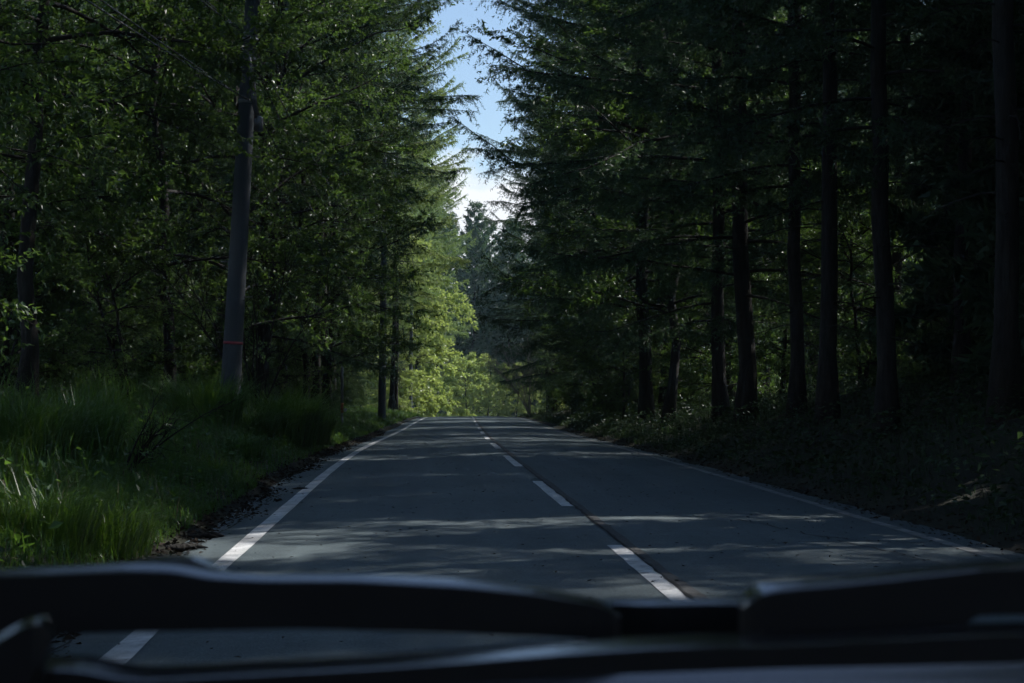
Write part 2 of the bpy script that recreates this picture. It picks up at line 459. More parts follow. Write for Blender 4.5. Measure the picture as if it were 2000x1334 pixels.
# ------------------------------------------------------------------ tree kinds (built once, copied with shared meshes)
def conifer_kind(seed, H, zb, Lmax, dead_from=None, dens=1.0, per_m=3.6, nw=.016, taper=.8, mat='needle'):
    rng = np.random.default_rng(seed)
    bole, wood, ndl = Geo(), Geo(), Geo()
    r0 = (0.0062 if dead_from is None else .0050) * H + .02
    zt = np.linspace(0, H, 22)
    sway = np.stack([np.cumsum(rng.normal(0, .035, 22)), np.cumsum(rng.normal(0, .035, 22)), zt], -1); sway[0, :2] = 0
    rad = r0 * (1 - zt / H) ** .85 + .012 + .10 * np.exp(-zt / .35)
    bole.tube(sway, rad, 11)
    nb = int((H - zb) * per_m)
    zz = zb + (H - zb) * (np.arange(nb) + rng.uniform(0, 1, nb)) / nb
    az = np.arange(nb) * 2.39996 + rng.normal(0, .35, nb)
    tp, td, tl = [], [], []
    t = np.linspace(0, 1, 10)
    for z, a in zip(zz, az):
        rel = (z - zb) / (H - zb)
        L = Lmax * (1 - rel) ** taper * (.62 + .38 * min(1, rel / .12)) * rng.uniform(.52, 1.14) + .25
        el = math.radians(3 + 36 * rel + max(-7, rng.normal(0, 8)))
        b = .34 + min(.10, max(-.2, rng.normal(0, .10))); c = .18 + rng.uniform(-.12, .18)
        h = L * (1 - .04 * t * t) * t
        zc = L * (math.tan(el) * t - b * (1 - .5 * rel) * t ** 2 + c * t ** 4)
        bend = rng.normal(0, .2) * L * t ** 2 + np.cumsum(rng.normal(0, .018 * L, 10)) * t
        zc = zc + np.cumsum(rng.normal(0, .014 * L, 10)) * t
        ox, oy = np.interp(z, zt, sway[:, 0]), np.interp(z, zt, sway[:, 1])
        P = np.stack([ox + h * math.cos(a) - bend * math.sin(a), oy + h * math.sin(a) + bend * math.cos(a), z + zc], -1)
        wood.tube(P, (.0065 * L + .006) * (1 - t) ** .8 + .003, 4, False)
        n = max(6, int(L * 9.0))
        for side in (-1, 1, 0):
            u = np.sort(rng.uniform(.10, 1.0, n) ** .8)
            p = np.stack([np.interp(u, t, P[:, k]) for k in range(3)], -1)
            ax = unit(np.stack([np.interp(u, t, np.gradient(P[:, k])) for k in range(3)], -1))
            sd = unit(np.cross(ax, [0, 0, 1.0]))
            if side:
                d = unit(ax * rng.uniform(.45, .9, (n, 1)) + sd * side * rng.uniform(.55, .95, (n, 1)) + np.array([0, 0, -1]) * rng.uniform(.0, .5, (n, 1)))
                l = (.34 + .56 * (1 - u) ** .7 * np.minimum(1, u * 3.5)) * min(1, .45 + L / 5) * rng.uniform(.55, 1.15, n)
            else:
                d = unit(ax * rng.uniform(.2, .7, (n, 1)) + sd * rng.normal(0, .35, (n, 1)) + np.array([0, 0, -1]) * rng.uniform(.5, 1.1, (n, 1)))
                l = rng.uniform(.14, .68, n)
            tp.append(p); td.append(d); tl.append(l)
        tp.append(P[-1:]); td.append(unit(P[-1:] - P[-2:-1])); tl.append(np.array([.28]))
    tp, td, tl = np.concatenate(tp), np.concatenate(td), np.concatenate(tl)
    # twig stems
    sd = unit(np.cross(td, rng.normal(0, 1, td.shape)))
    blades(wood, tp, td, sd, tl * .98, np.full(len(tp), .011))
    cnt = np.maximum(3, (tl / .026 * dens).astype(int))
    idx = np.repeat(np.arange(len(tp)), cnt)
    u = rng.uniform(.04, 1, len(idx))
    p = tp[idx] + td[idx] * (tl[idx] * u)[:, None]
    p[:, 2] -= .16 * tl[idx] * u * u
    rd = unit(rng.normal(0, 1, (len(idx), 3))); perp = unit(rd - td[idx] * (rd * td[idx]).sum(-1, keepdims=True))
    nd = unit(td[idx] * rng.uniform(.35, .9, (len(idx), 1)) + perp * .8)
    ns = unit(np.cross(nd, rng.normal(0, 1, nd.shape)))
    blades(ndl, p, nd, ns, rng.uniform(.05, .095, len(idx)) * (.5 + nw / .032), rng.uniform(.7, 1.2, len(idx)) * nw)
    if dead_from is not None:                    # bare dead limbs under the crown
        for _ in range(int((zb - dead_from) * 4)):
            z = rng.uniform(dead_from, zb); a = rng.uniform(0, 6.28); L = rng.uniform(.4, 2.2)
            tt = np.linspace(0, 1, 5); 
            P = np.stack([np.cos(a) * L * tt + np.interp(z, zt, sway[:, 0]), np.sin(a) * L * tt + np.interp(z, zt, sway[:, 1]), z + L * (.1 * tt - .35 * tt ** 2)], -1) + rng.normal(0, .03, (5, 3)) * tt[:, None]
            wood.tube(P, .014 * (1 - tt) + .004, 3, False)
            for _k in range(4):
                q = P[rng.integers(2, 5)]; d = unit(np.array([math.cos(a), math.sin(a), 0]) + rng.normal(0, .7, 3))
                wood.tube(np.stack([q, q + d * L * .18, q + d * L * .35 + [0, 0, -.04]]), [.006, .004, .002], 3, False)
    return bole.mesh('conifer_trunk', M['bark'], True), crown_mesh('conifer_crown', wood, ndl, M['bark'], M[mat])

def broadleaf_kind(seed, H, zb, R, mat, n1=18, n2=9, n3=10, n4=13, leaf=.08, bark='bark', stems=1, flat=.35, nspread=.48):
    rng = np.random.default_rng(seed)
    bole, wood, lf = Geo(), Geo(), Geo()
    SP, SD, SL = [], [], []
    for st in range(stems):
        a0 = rng.uniform(0, 6.28); tilt = (.0 if stems == 1 else .22)
        zt = np.linspace(0, H * .93, 14)
        sw = np.stack([np.cumsum(rng.normal(0, .012 * H, 14)) * .6 + tilt * zt * math.cos(a0), np.cumsum(rng.normal(0, .012 * H, 14)) * .6 + tilt * zt * math.sin(a0), zt], -1)
        sw[:, :2] -= sw[0, :2]
        r0 = .007 * H + .02
        bole.tube(sw, r0 * (1 - zt / H) ** .8 + .008 + .05 * np.exp(-zt / .3) * (H / 10), 9)
        for i in range(n1):
            f = (i + rng.uniform(0, 1)) / n1
            z = zb + (H * .92 - zb) * f
            a = i * 2.39996 + rng.normal(0, .4)
            L = R * (math.sin(math.pi * (.22 + .74 * f)) ** .7) * rng.uniform(.65, 1.1)
            el = math.radians(8 + 42 * f + rng.normal(0, 8))
            t = np.linspace(0, 1, 7)
            o = np.array([np.interp(z, zt, sw[:, 0]), np.interp(z, zt, sw[:, 1]), z])
            wob = np.cumsum(rng.normal(0, .05 * L, (7, 3)), 0) * t[:, None]
            P = o + np.stack([math.cos(a) * L * t, math.sin(a) * L * t, L * (math.tan(el) * t - .28 * t * t)], -1) + wob * .6
            wood.tube(P, (.008 * L + .008) * (1 - t) ** .8 + .005, 5, False)
            for k in range(n2):
                u = .22 + .78 * (k + rng.uniform(0, 1)) / n2
                q = np.array([np.interp(u, t, P[:, m]) for m in range(3)])
                ax = unit(P[-1] - P[0]); sd = unit(np.cross(ax, [0, 0, 1.0]))
                d = unit(ax * rng.uniform(.3, .9) + sd * rng.choice([-1, 1]) * rng.uniform(.3, 1) + np.array([0, 0, 1]) * rng.normal(.12, flat))
                l2 = L * (.55 - .28 * u) * rng.uniform(.7, 1.2) + .25
                tt = np.linspace(0, 1, 4)
                Q = q + d * (l2 * tt)[:, None] + np.array([0, 0, -1]) * (l2 * .18 * tt * tt)[:, None] + rng.normal(0, .03, (4, 3)) * tt[:, None]
                wood.tube(Q, .008 * (1 - tt) + .003, 3, False)
                us = rng.uniform(.12, 1, n3)
                sp = np.stack([np.interp(us, tt, Q[:, m]) for m in range(3)], -1)
                sdir = unit(d * .7 + rng.normal(0, .55, (n3, 3)) * np.array([1, 1, .6]))
                SP.append(sp); SD.append(sdir); SL.append(rng.uniform(.22, .6, n3) * min(1.0, .5 + H / 16))
    SP, SD, SL = np.concatenate(SP), np.concatenate(SD), np.concatenate(SL)
    blades(wood, SP, SD, unit(np.cross(SD, rng.normal(0, 1, SD.shape))), SL, np.full(len(SP), .009))
    idx = np.repeat(np.arange(len(SP)), n4)
    n = len(idx); u = rng.uniform(.1, 1.02, n)
    p = SP[idx] + SD[idx] * (SL[idx] * u)[:, None] + rng.normal(0, .012, (n, 3)); p[:, 2] -= .12 * SL[idx] * u * u
    d = unit(SD[idx] * .7 + rng.normal(0, .6, (n, 3)) + np.array([0, 0, -.28]))
    nr = unit(np.array([0, 0, 1.0]) + rng.normal(0, nspread, (n, 3))); nr = unit(nr - d * (nr * d).sum(-1, keepdims=True))
    L = leaf * rng.uniform(.65, 1.25, n)
    leaves(lf, p, d, nr, L, L * rng.uniform(.42, .6, n))
    return bole.mesh('broadleaf_trunk', M[bark], True), crown_mesh('broadleaf_crown', wood, lf, M[bark], M[mat])

KIND = {
    'edge_a': conifer_kind(1, 29, 3.0, 6.6, None, .95, 5.0, .029, .45),
    'edge_b': conifer_kind(2, 31, 3.0, 6.8, None, .95, 5.0, .029, .45),
    'edge_c': conifer_kind(5, 26, 2.4, 5.2, None, .95, 5.0, .029, .6),
    'edge_d': conifer_kind(6, 30, 8.5, 6.6, 3.0, .95, 5.2, .029, .42),
    'larch': conifer_kind(12, 29, 7.5, 6.2, 3.0, .75, 5.0, .045, .42, 'larch_needle_sunlit'),
    'inner_a': conifer_kind(3, 28, 7.0, 4.4, 2.0, .5, 4.6, .046, .5),
    'inner_b': conifer_kind(4, 26, 4.6, 4.2, 1.5, .5, 4.6, .046, .5),
    'dense': conifer_kind(8, 27, 3.0, 5.0, None, .26, 4.8, .15, .6),
    'thicket': conifer_kind(9, 13, .4, 3.0, None, .24, 6.0, .15, .7),
    'broad_a': broadleaf_kind(21, 11, 1.6, 4.6, 'leaf', 24, 11, 12, 14, .095),
    'broad_b': broadleaf_kind(22, 15, 2.6, 4.6, 'leaf', 26, 11, 12, 14, .095),
    'broad_d': broadleaf_kind(27, 12, 4.0, 4.0, 'leaf', 30, 12, 13, 15, .09),
    'broad_c': broadleaf_kind(23, 10, .6, 3.6, 'leaf_pale_sunlit', 26, 10, 11, 12, .19, nspread=1.0),
    'young': broadleaf_kind(24, 5.5, .6, 2.2, 'leaf', 16, 8, 9, 13, .08, stems=2),
    'bush': broadleaf_kind(25, 2.6, .2, 1.4, 'leaf', 9, 7, 8, 13, .075, stems=4),
}
def plant(kind, x, y, label, group=None, s=1.0, rz=None, name=None, cat=None, dz=0.0, tilt=(0, 0), rel=True):
    """A copy of a tree kind: an Empty at the foot with its trunk and crown."""
    global _pseed
    r = np.random.default_rng(int(abs(x) * 977 + abs(y) * 131 + 7))
    if rel: x = x + float(road_x(y))
    if rz is None: rz = r.uniform(0, 6.283)
    nm = name or ('conifer_tree' if kind[:4] in ('edge', 'inne', 'dens', 'thic', 'larc') else 'shrub' if kind == 'bush' else 'broadleaf_tree')
    e = empty(nm, (x, y, float(ground_z(x, y)) - .06 + dz), rz, s)
    if tilt == (0, 0): tilt = tuple(r.normal(0, .016, 2))
    e.rotation_euler = (tilt[0], tilt[1], rz)
    tag(e, label, cat or ('shrub' if nm == 'shrub' else 'tree'), group)
    tr, cr = KIND[kind]
    a = bpy.data.objects.new('trunk', tr); COL.objects.link(a); a.parent = e
    b = bpy.data.objects.new('crown', cr); COL.objects.link(b); b.parent = e; b['kind'] = 'stuff'
    return e

ORD = ['first', 'second', 'third', 'fourth', 'fifth', 'sixth', 'seventh', 'eighth', 'ninth', 'tenth', 'eleventh', 'twelfth', 'thirteenth', 'fourteenth', 'fifteenth', 'sixteenth', 'seventeenth', 'eighteenth', 'nineteenth', 'twentieth']
rng = np.random.default_rng(77)
# breaks in the right-hand wood that line up with the sun and let streaks of light reach the road
LANES = [(15.2, .7), (24.0, .9), (43, 2.0), (60, 1.8), (76, 2.0), (94, 2.2), (107, 2.6)]
def in_lane(x, y, k=1.0):
    return any(abs(y - (y0 + math.tan(math.pi / 2 - SUN_AZ) * (x - 1.0))) < hw * k for y0, hw in LANES)
# --- right-hand roadside row, from the picture edge back to the crest
RY = [22.3, 26.6, 30.8, 35.2, 39.5, 44.6, 58.0, 64.5, 70, 77.5, 85, 92.5, 99, 106, 114, 123, 132]
for i, y in enumerate(RY):
    k = 'inner_a' if i in (0, 2) else 'inner_b' if i in (1, 3) else ['edge_b', 'edge_a', 'edge_c'][i % 3]
    if k[:4] == 'edge' and y > 62 and in_lane(7, y, 1.5): k = 'edge_d'
    plant(k, (7.5 if 60 < y < 108 else 6.75) + rng.uniform(-.25, .45), y, f'{ORD[i]} conifer of the dark right roadside row, counted from the picture edge',
          'conifers lining the road on the right', rng.uniform(.84, .94) if y < 48 else rng.uniform(.70, .78) if y > 108 else rng.uniform(.90, 1.06))
# --- the dark wood behind it
DEPTH = ['close behind the front row', 'in the middle of the wood', 'deep in the wood', 'near the far side of the wood', 'at the far side of the wood']
for j, (x0, sp) in enumerate(((10.2, 5.6), (14.2, 6.2), (18.6, 6.6), (24.0, 7.5))):
    y = x0 * 2.6
    while y < 146:
        kind = ('dense' if j == 3 and rng.random() < .5 else 'inner_a' if rng.random() < .5 else 'inner_b')
        if (abs(y - (53 + .466 * (x0 - 6.6))) > (4.0 if j == 0 else 6.0)) and not in_lane(x0, y):
            plant(kind, x0 + rng.uniform(-1, 1), y + rng.uniform(-1.2, 1.2),
                  'straight dark conifer right of the road, ' + DEPTH[j], 'dark conifers right of the road ' + DEPTH[j], rng.uniform(.85, .98) if y < 60 else rng.uniform(.70, .80) if y > 108 else rng.uniform(.88, 1.1))
        y += sp * rng.uniform(.8, 1.25)
for i in range(13):
    plant('dense', 29 + rng.uniform(-1, 1), 78 + i * 6.0, 'broad dark conifer on the far edge of the right-hand wood', 'broad conifers on the far edge of the right wood', rng.uniform(.75, .9))
# --- trees beside and behind the car, outside the picture, that shade the road
for y in (-24, -16, -9, -2.5, 3.5, 9.5):
    plant('inner_a', 7.2 + rng.uniform(-.4, .4), y, 'roadside conifer beside the car on the right, outside the picture', 'conifers beside the car on the right', rng.uniform(.95, 1.1))
for x0, ya, yb in ((11, -8, 26), (15.5, -4, 37), (20, 2, 47), (25, 10, 60)):
    for y in np.arange(ya, yb, 6.6):
        if in_lane(x0, y): continue
        plant('inner_b', x0 + rng.uniform(-1, 1), y + rng.uniform(-1.5, 1.5), 'short conifer added to shade the right bank, outside the picture', 'conifers beside the car, second row', rng.uniform(.95, 1.1))
for i in range(8):  # young conifers added out of view to keep sun off the right bank
    plant('thicket', 11.4 + rng.uniform(-.6, 1.2), 13.5 + i * 3.1, 'bushy young conifer added to shade the right bank, outside the picture', 'bushy young conifers added to shade the right bank', rng.uniform(.55, .8))
for x, y in ((9.3, 18.5), (9.5, 22.0), (9.6, 25.4), (9.9, 28.5)):  # more of them, added against a sunlit patch on the bank
    plant('thicket', x, y, 'bushy young conifer added to shade the right bank, outside the picture', 'bushy young conifers added to shade the right bank', rng.uniform(.6, .75))
for x, y, k in ((13.5, 25.0, .60), (12.6, 21.0, .50)):  # short trees added out of view to block sun from the right bank
    plant('dense', x, y, 'short conifer added to shade the right bank, outside the picture', 'conifers beside the car, second row', k)
for y in (-24, -17, -10, -3, 4, 10):
    plant('dense', -7.5 + rng.uniform(-.6, .4), y, 'roadside conifer beside the car on the left, outside the picture', 'conifers beside the car on the left', rng.uniform(.95, 1.1))

# --- left side: broadleaf trees near the pole, then conifers
plant('broad_a', -6.3, 16.5, 'broadleaf tree at the left picture edge, its dark leafy boughs hanging over tall grass', None, .80)
plant('broad_d', -6.2, 29.3, 'tall broadleaf tree whose leafy boughs cross in front of the near concrete pole', None, 1.25, 1.0)
plant('broad_a', -8.6, 22.5, 'broadleaf tree filling the upper left corner of the picture', None, 1.25)
plant('broad_b', -5.4, 39.0, 'broadleaf tree just behind the near concrete pole', None, 1.0)
plant('broad_a', -4.9, 46.0, 'lower broadleaf tree second behind the near pole', None, 1.05)
plant('broad_b', -5.0, 53.0, 'broadleaf tree on the left just before the snow marker post', None, 1.0)
plant('broad_b', -4.4, 61.5, 'dark broadleaf tree on the left verge behind the snow marker post', None, .95)
plant('broad_a', -4.2, 70.5, 'broadleaf tree crowding the second concrete pole', None, .95)
plant('broad_b', -8.6, 34.0, 'tall broadleaf tree behind the bare shrub, left of the near pole', None, 1.1)
LY = [58, 66, 74, 82, 90.5, 98, 106, 114, 122, 131, 140, 149]
for i, y in enumerate(LY):
    plant('edge_d' if 60 < y < 95 else 'larch' if y > 95 and i % 2 else ['edge_a', 'edge_b', 'edge_c'][i % 3], (-5.6 if y < 64 else -5.2 if y < 92 else -8.6) + rng.uniform(-.4, .3), y, f'{ORD[i]} conifer along the left verge from the snow marker post towards the crest',
          'conifers along the left verge', rng.uniform(.92, 1.06))
for j, (x0, sp) in enumerate(((-10.5, 5.6), (-14.0, 6.0), (-18.5, 5.5))):
    y = max(18, -x0 * 2.9)
    while y < 150 - 12 * j:
        plant('dense' if j > 1 else 'inner_b' if rng.random() < .6 else 'inner_a', x0 + rng.uniform(-1, 1), y + rng.uniform(-1.2, 1.2),
              'dark conifer left of the road, ' + DEPTH[j], 'dark conifers left of the road ' + DEPTH[j], rng.uniform(.88, 1.1))
        y += sp * rng.uniform(.85, 1.3)
for i in range(26):
    plant('thicket', -21.5 + rng.uniform(-1, 1), 52 + i * 3.6, 'bushy young conifer closing off the dark wood at the far left', 'bushy young conifers closing the left wood', rng.uniform(.8, 1.1))
for i in range(12):
    plant('thicket', -9.2 - rng.uniform(0, 3.5), 33 + i * 5.2, 'bushy young conifer under the tall left wood', 'bushy young conifers under the left wood', rng.uniform(.35, .6))
# --- around and beyond the crest
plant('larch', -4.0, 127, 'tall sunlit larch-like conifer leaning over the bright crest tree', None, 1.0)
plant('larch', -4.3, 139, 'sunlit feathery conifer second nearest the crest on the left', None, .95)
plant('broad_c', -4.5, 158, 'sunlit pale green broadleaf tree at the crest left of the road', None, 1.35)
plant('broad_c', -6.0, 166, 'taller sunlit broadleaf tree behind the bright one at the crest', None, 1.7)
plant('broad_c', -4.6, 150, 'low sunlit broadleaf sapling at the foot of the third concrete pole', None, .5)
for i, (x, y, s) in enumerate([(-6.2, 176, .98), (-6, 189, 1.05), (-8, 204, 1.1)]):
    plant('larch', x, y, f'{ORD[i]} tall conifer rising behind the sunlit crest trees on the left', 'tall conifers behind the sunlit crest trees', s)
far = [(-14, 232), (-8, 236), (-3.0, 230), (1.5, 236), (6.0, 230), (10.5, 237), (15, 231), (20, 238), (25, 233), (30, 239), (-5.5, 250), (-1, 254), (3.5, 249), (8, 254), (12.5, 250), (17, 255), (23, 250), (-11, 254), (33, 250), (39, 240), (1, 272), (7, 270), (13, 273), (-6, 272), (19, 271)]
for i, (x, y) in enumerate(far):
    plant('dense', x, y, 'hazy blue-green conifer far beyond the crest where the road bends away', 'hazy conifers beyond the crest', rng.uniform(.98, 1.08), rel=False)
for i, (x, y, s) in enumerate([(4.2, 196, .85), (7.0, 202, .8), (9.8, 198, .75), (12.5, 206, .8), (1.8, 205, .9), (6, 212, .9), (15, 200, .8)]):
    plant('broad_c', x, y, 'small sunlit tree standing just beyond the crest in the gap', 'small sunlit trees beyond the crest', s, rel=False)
for i, (x, y) in enumerate([(13.5, 208), (16.5, 214), (19.5, 206), (23, 216)]):
    plant('inner_b', x, y, 'slim bare-trunked conifer beyond the crest right of the gap', 'slim conifers beyond the crest', .9, rel=False)
# --- sunlit trees beyond the dark wood on the right, glimpsed between trunks
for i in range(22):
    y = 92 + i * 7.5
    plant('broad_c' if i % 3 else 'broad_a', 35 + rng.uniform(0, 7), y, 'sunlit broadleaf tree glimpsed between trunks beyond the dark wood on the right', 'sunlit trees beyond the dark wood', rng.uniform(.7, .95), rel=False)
# --- understorey
for i, (x, y, s) in enumerate([(9.4, 40, .8), (8.9, 57, .9), (6.6, 66.5, .8), (8.4, 73, 1.1), (7.0, 81, .9), (8.6, 88, 1.1), (7.2, 96, .9), (8.5, 103, 1.0), (7.4, 110, 1.0), (8.4, 119, 1.1), (9.3, 49, 1.1), (9.6, 64, 1.2)]):
    plant('young', x, y, f'{ORD[i]} young broadleaf tree among the right roadside trunks, counted towards the crest', 'young trees under the right roadside row', s)
plant('broad_b', 6.5, 51.5, 'backlit yellow-green broadleaf tree glowing between conifers at upper right', None, 1.1)
plant('broad_a', 9.4, 58, 'backlit broadleaf tree behind drooping conifer boughs right of the sky gap', None, 1.25)
for i in range(18):
    y = 30 + i * 5.0 + rng.uniform(-1, 1); x = (8.6 if y < 62 else 6.6) + rng.uniform(0, 5.0)
    plant('bush', x, y, 'low dark shrub on the right-hand bank under the conifers', 'low shrubs on the right bank', rng.uniform(.45, .8))
for i in range(18):
    y = 26 + i * 6.0 + rng.uniform(-1, 1); x = -5.0 - rng.uniform(.8, 4.0)
    plant('bush' if i % 2 else 'young', x, y, 'dark understorey shrub beneath the left verge trees', 'understorey under the left verge trees', rng.uniform(.6, 1.0), name='shrub')

# ------------------------------------------------------------------ dead wood: bare shrubs
def bare_shrub(name, label, loc, seed, H, spread, mat, n=9, lean=(0, 0), rad=.010, twigs=16):
    rng = np.random.default_rng(seed); g = Geo()
    for i in range(n):
        a = rng.uniform(0, 6.28); t = np.linspace(0, 1, 8)
        hx = spread * rng.uniform(.4, 1)
        P = np.stack([math.cos(a) * hx * t ** 1.3 + lean[0] * t, math.sin(a) * hx * .6 * t ** 1.3 + lean[1] * t, H * rng.uniform(.6, 1) * (t * 1.25 - .25 * t * t)], -1)
        P += np.cumsum(rng.normal(0, .02 * H, (8, 3)), 0) * t[:, None]
        g.tube(P, rad * (1 - t) + .0035, 4, False)
        for k in range(twigs):
            u = rng.uniform(.2, 1); q = np.array([np.interp(u, t, P[:, m]) for m in range(3)])
            ax = unit(P[min(7, int(u * 7) + 1)] - P[max(0, int(u * 7) - 1)])
            d = unit(ax + rng.normal(0, .55, 3)); L = H * rng.uniform(.10, .32)
            Q = np.stack([q, q + d * L * .5, q + d * L + rng.normal(0, .03, 3)])
            g.tube(Q, [rad * .4, rad * .28, .002], 3, False)
            for m in range(3):
                q2 = Q[1] + (Q[2] - Q[1]) * rng.uniform(0, 1); d2 = unit(d + rng.normal(0, .6, 3))
                g.tube(np.stack([q2, q2 + d2 * L * .4]), [rad * .22, .0015], 3, False)
    o = g.obj(name, mat, None, True, loc); tag(o, label, 'shrub')
    return o
def on_ground(px, d):
    x = (px - 828) * d / F_PX
    return (x, d, float(ground_z(x, d)) - .03)
bare_shrub('bare_shrub', 'leaning bare-branched shrub in the tall grass left of the near pole', on_ground(235, 21.5), 4, .95, .6, M['bark'], 6, (.75, 0), .012)
bare_shrub('bare_tree', 'grey leafless bush at the crest beside the right-hand trunks', on_ground(1035, 118), 6, 4.6, 2.2, M['pale_bark'], 12, (-.8, 0), .03, 24)
bare_shrub('bare_branch_tree', 'dead twiggy tree with bare branches right behind the near concrete pole', on_ground(500, 37), 9, 4.2, 2.0, M['bark'], 8, (0, 0), .02, 18)

# ------------------------------------------------------------------ grass
def scatter(n, y0, y1, u0, u1, side, rng, pw=1.0):
    y = y0 + (y1 - y0) * rng.uniform(0, 1, n) ** pw
    u = u0 + (u1 - u0) * rng.uniform(0, 1, n) ** 1.15
    x = road_x(y) + (L_EDGE - u if side < 0 else R_EDGE + u)
    return x, y, u
def patchy(x, y, k, th):
    return (np.sin(x * 1.9 * k + 1) * np.sin(y * 1.1 * k + .5) + np.sin(x * .7 * k - y * .9 * k) * .6) > th
def verge(name, label, side, specs, seed, mat='grass', weeds=0):
    rng = np.random.default_rng(seed); g = Geo()
    for (n, y0, y1, u0, u1, h0, h1, w, th, pw) in specs:
        x, y, u = scatter(n, y0, y1, u0, u1, side, rng, pw)
        keep = patchy(x, y, 1.0, th) | (rng.uniform(0, 1, n) < .25)
        fr = side * (road_x(y) - x) > 0
        x, y, u = x[keep], y[keep], u[keep]; n = len(x)
        P = np.stack([x, y, ground_z(x, y) - .02], -1)
        H = (h0 + (h1 - h0) * rng.uniform(0, 1, n) ** 1.5) * np.clip(.35 + u / 1.2, .3, 1)
        grass_blades(g, P, H, w * rng.uniform(.6, 1.3, n), rng.uniform(.15, .95, n), rng.uniform(0, 6.283, n), rng)
    if weeds:                                   # broad-leaved weeds between the blades
        x, y, u = scatter(weeds, 9, 90, .3, 6.0, side, rng, 1.3)
        P = np.stack([x, y, ground_z(x, y) + rng.uniform(.04, .45, weeds) * np.clip(u, .3, 1)], -1)
        d = unit(np.stack([rng.normal(0, 1, weeds), rng.normal(0, 1, weeds), rng.normal(.1, .4, weeds)], -1)); nr = unit(np.array([0, 0, 1.0]) + rng.normal(0, .4, (weeds, 3)))
        Lw = rng.uniform(.05, .13, weeds); leaves(g, P, d, nr, Lw, Lw * .55)
    o = g.obj(name, M[mat], None, False); tag(o, label, 'grass', None, 'stuff')
    return o
verge('verge_grass', 'green grass covering the bank left of the road', -1, [
    (50000, 7, 24, .10, 4.2, .08, .42, .0075, -.5, 1.1), (7000, 12, 27, 1.2, 6.0, .35, .95, .011, .2, 1.0), (4500, 34, 50, 1.0, 5.0, .5, 1.1, .013, .1, 1.0), (4500, 14, 26, 2.4, 6.0, .7, 1.3, .012, .0, 1.0), (34000, 23, 60, .15, 6.0, .12, .46, .011, -.6, 1.2),
    (16000, 58, 150, .2, 4.0, .12, .5, .02, -.6, 1.2)], 31, 'grass', 9000)
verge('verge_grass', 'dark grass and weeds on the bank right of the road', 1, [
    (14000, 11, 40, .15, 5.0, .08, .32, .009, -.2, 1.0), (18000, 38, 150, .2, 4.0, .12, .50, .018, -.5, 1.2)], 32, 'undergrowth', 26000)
def clump(label, px, d, n, h, spread, w, seed, lean=.8):
    rng = np.random.default_rng(seed); g = Geo()
    r = spread * np.sqrt(rng.uniform(0, 1, n)); a = rng.uniform(0, 6.283, n)
    P = np.stack([r * np.cos(a), r * np.sin(a), np.zeros(n)], -1)
    grass_blades(g, P, h * rng.uniform(.5, 1.1, n), w * rng.uniform(.7, 1.2, n), lean * rng.uniform(.3, 1.1, n), a + rng.normal(0, .6, n), rng)
    o = g.obj('grass_clump', M['grass'], None, False, on_ground(px, d)); tag(o, label, 'grass', 'tall grass clumps by the near pole')
    return o
clump('big arching clump of tall grass right behind the near concrete pole', 545, 36.5, 1500, 1.45, .75, .016, 1)
clump('tall grass clump half hidden farther right of the pole, nearest the snow marker post', 592, 40.0, 1100, 1.2, .6, .016, 2)
clump('bright tall grass clump just left of the near pole', 405, 32.0, 1100, 1.35, .55, .015, 3, .6)
clump('small arching grass clump at the right foot of the near pole', 490, 33.2, 700, 1.0, .4, .014, 4)
clump('tall grass clump at the left picture edge under the dark boughs', 60, 19.5, 900, 1.1, .5, .012, 5)
clump('tall grass clump between the left picture edge and the bare shrub', 150, 22.5, 900, 1.15, .5, .012, 6)

clump('arching grass clump low in the bottom left corner', 95, 13.2, 700, .62, .35, .008, 7, .9)
clump('bright arching grass clump near the road above the left wiper', 215, 13.8, 650, .55, .32, .008, 8, .9)
clump('grass clump by the road edge below the near pole', 470, 27.5, 600, .55, .35, .010, 9, .9)
clump('low grass clump at the road edge between the pole and the second clump', 575, 37.0, 500, .6, .35, .012, 10, .9)
rng = np.random.default_rng(55); g = Geo(); n = 1500
x, y, u = scatter(n, 8, 50, .2, 5.0, -1, rng, 1.1)
grass_blades(g, np.stack([x, y, ground_z(x, y) - .01], -1), rng.uniform(.15, .75, n) * np.clip(.4 + u / 2, .4, 1), rng.uniform(.004, .008, n), rng.uniform(.1, 1.1, n), rng.uniform(0, 6.283, n), rng)
o = g.obj('dry_stalks', M['straw'], None, False); tag(o, 'dead straw-coloured stalks standing in the left verge grass', 'grass', None, 'stuff')
# ------------------------------------------------------------------ litter at the road edge
rng = np.random.default_rng(91); g = Geo()
n = 5200
y = 7 + 60 * rng.uniform(0, 1, n) ** 1.6; clus = np.sin(y * 1.7) * .10 + np.sin(y * .63 + 1) * .12
u = rng.normal(-.04, .12, n) + clus * .6
x = road_x(y) + L_EDGE + .02 + u
z = np.maximum(ground_z(x, y), np.where(x - road_x(y) > L_EDGE, road_h(x - road_x(y), y), -99)) + .008
d = unit(np.stack([rng.normal(0, 1, n), rng.normal(0, 1, n), rng.normal(.1, .25, n)], -1)); nn = unit(np.array([0, 0, 1.0]) + rng.normal(0, .35, (n, 3)))
Lf = rng.uniform(.03, .085, n)
leaves(g, np.stack([x, y, z], -1), d, nn, Lf, Lf * .55)
n = 2600
y = 9 + 60 * rng.uniform(0, 1, n) ** 1.4; x = road_x(y) + R_EDGE + rng.normal(.12, .16, n)
z = np.maximum(ground_z(x, y), np.where(x - road_x(y) < R_EDGE, road_h(x - road_x(y), y), -99)) + .008
d = unit(np.stack([rng.normal(0, 1, n), rng.normal(0, 1, n), rng.normal(.1, .25, n)], -1)); nn = unit(np.array([0, 0, 1.0]) + rng.normal(0, .35, (n, 3)))
Lf = rng.uniform(.03, .08, n)
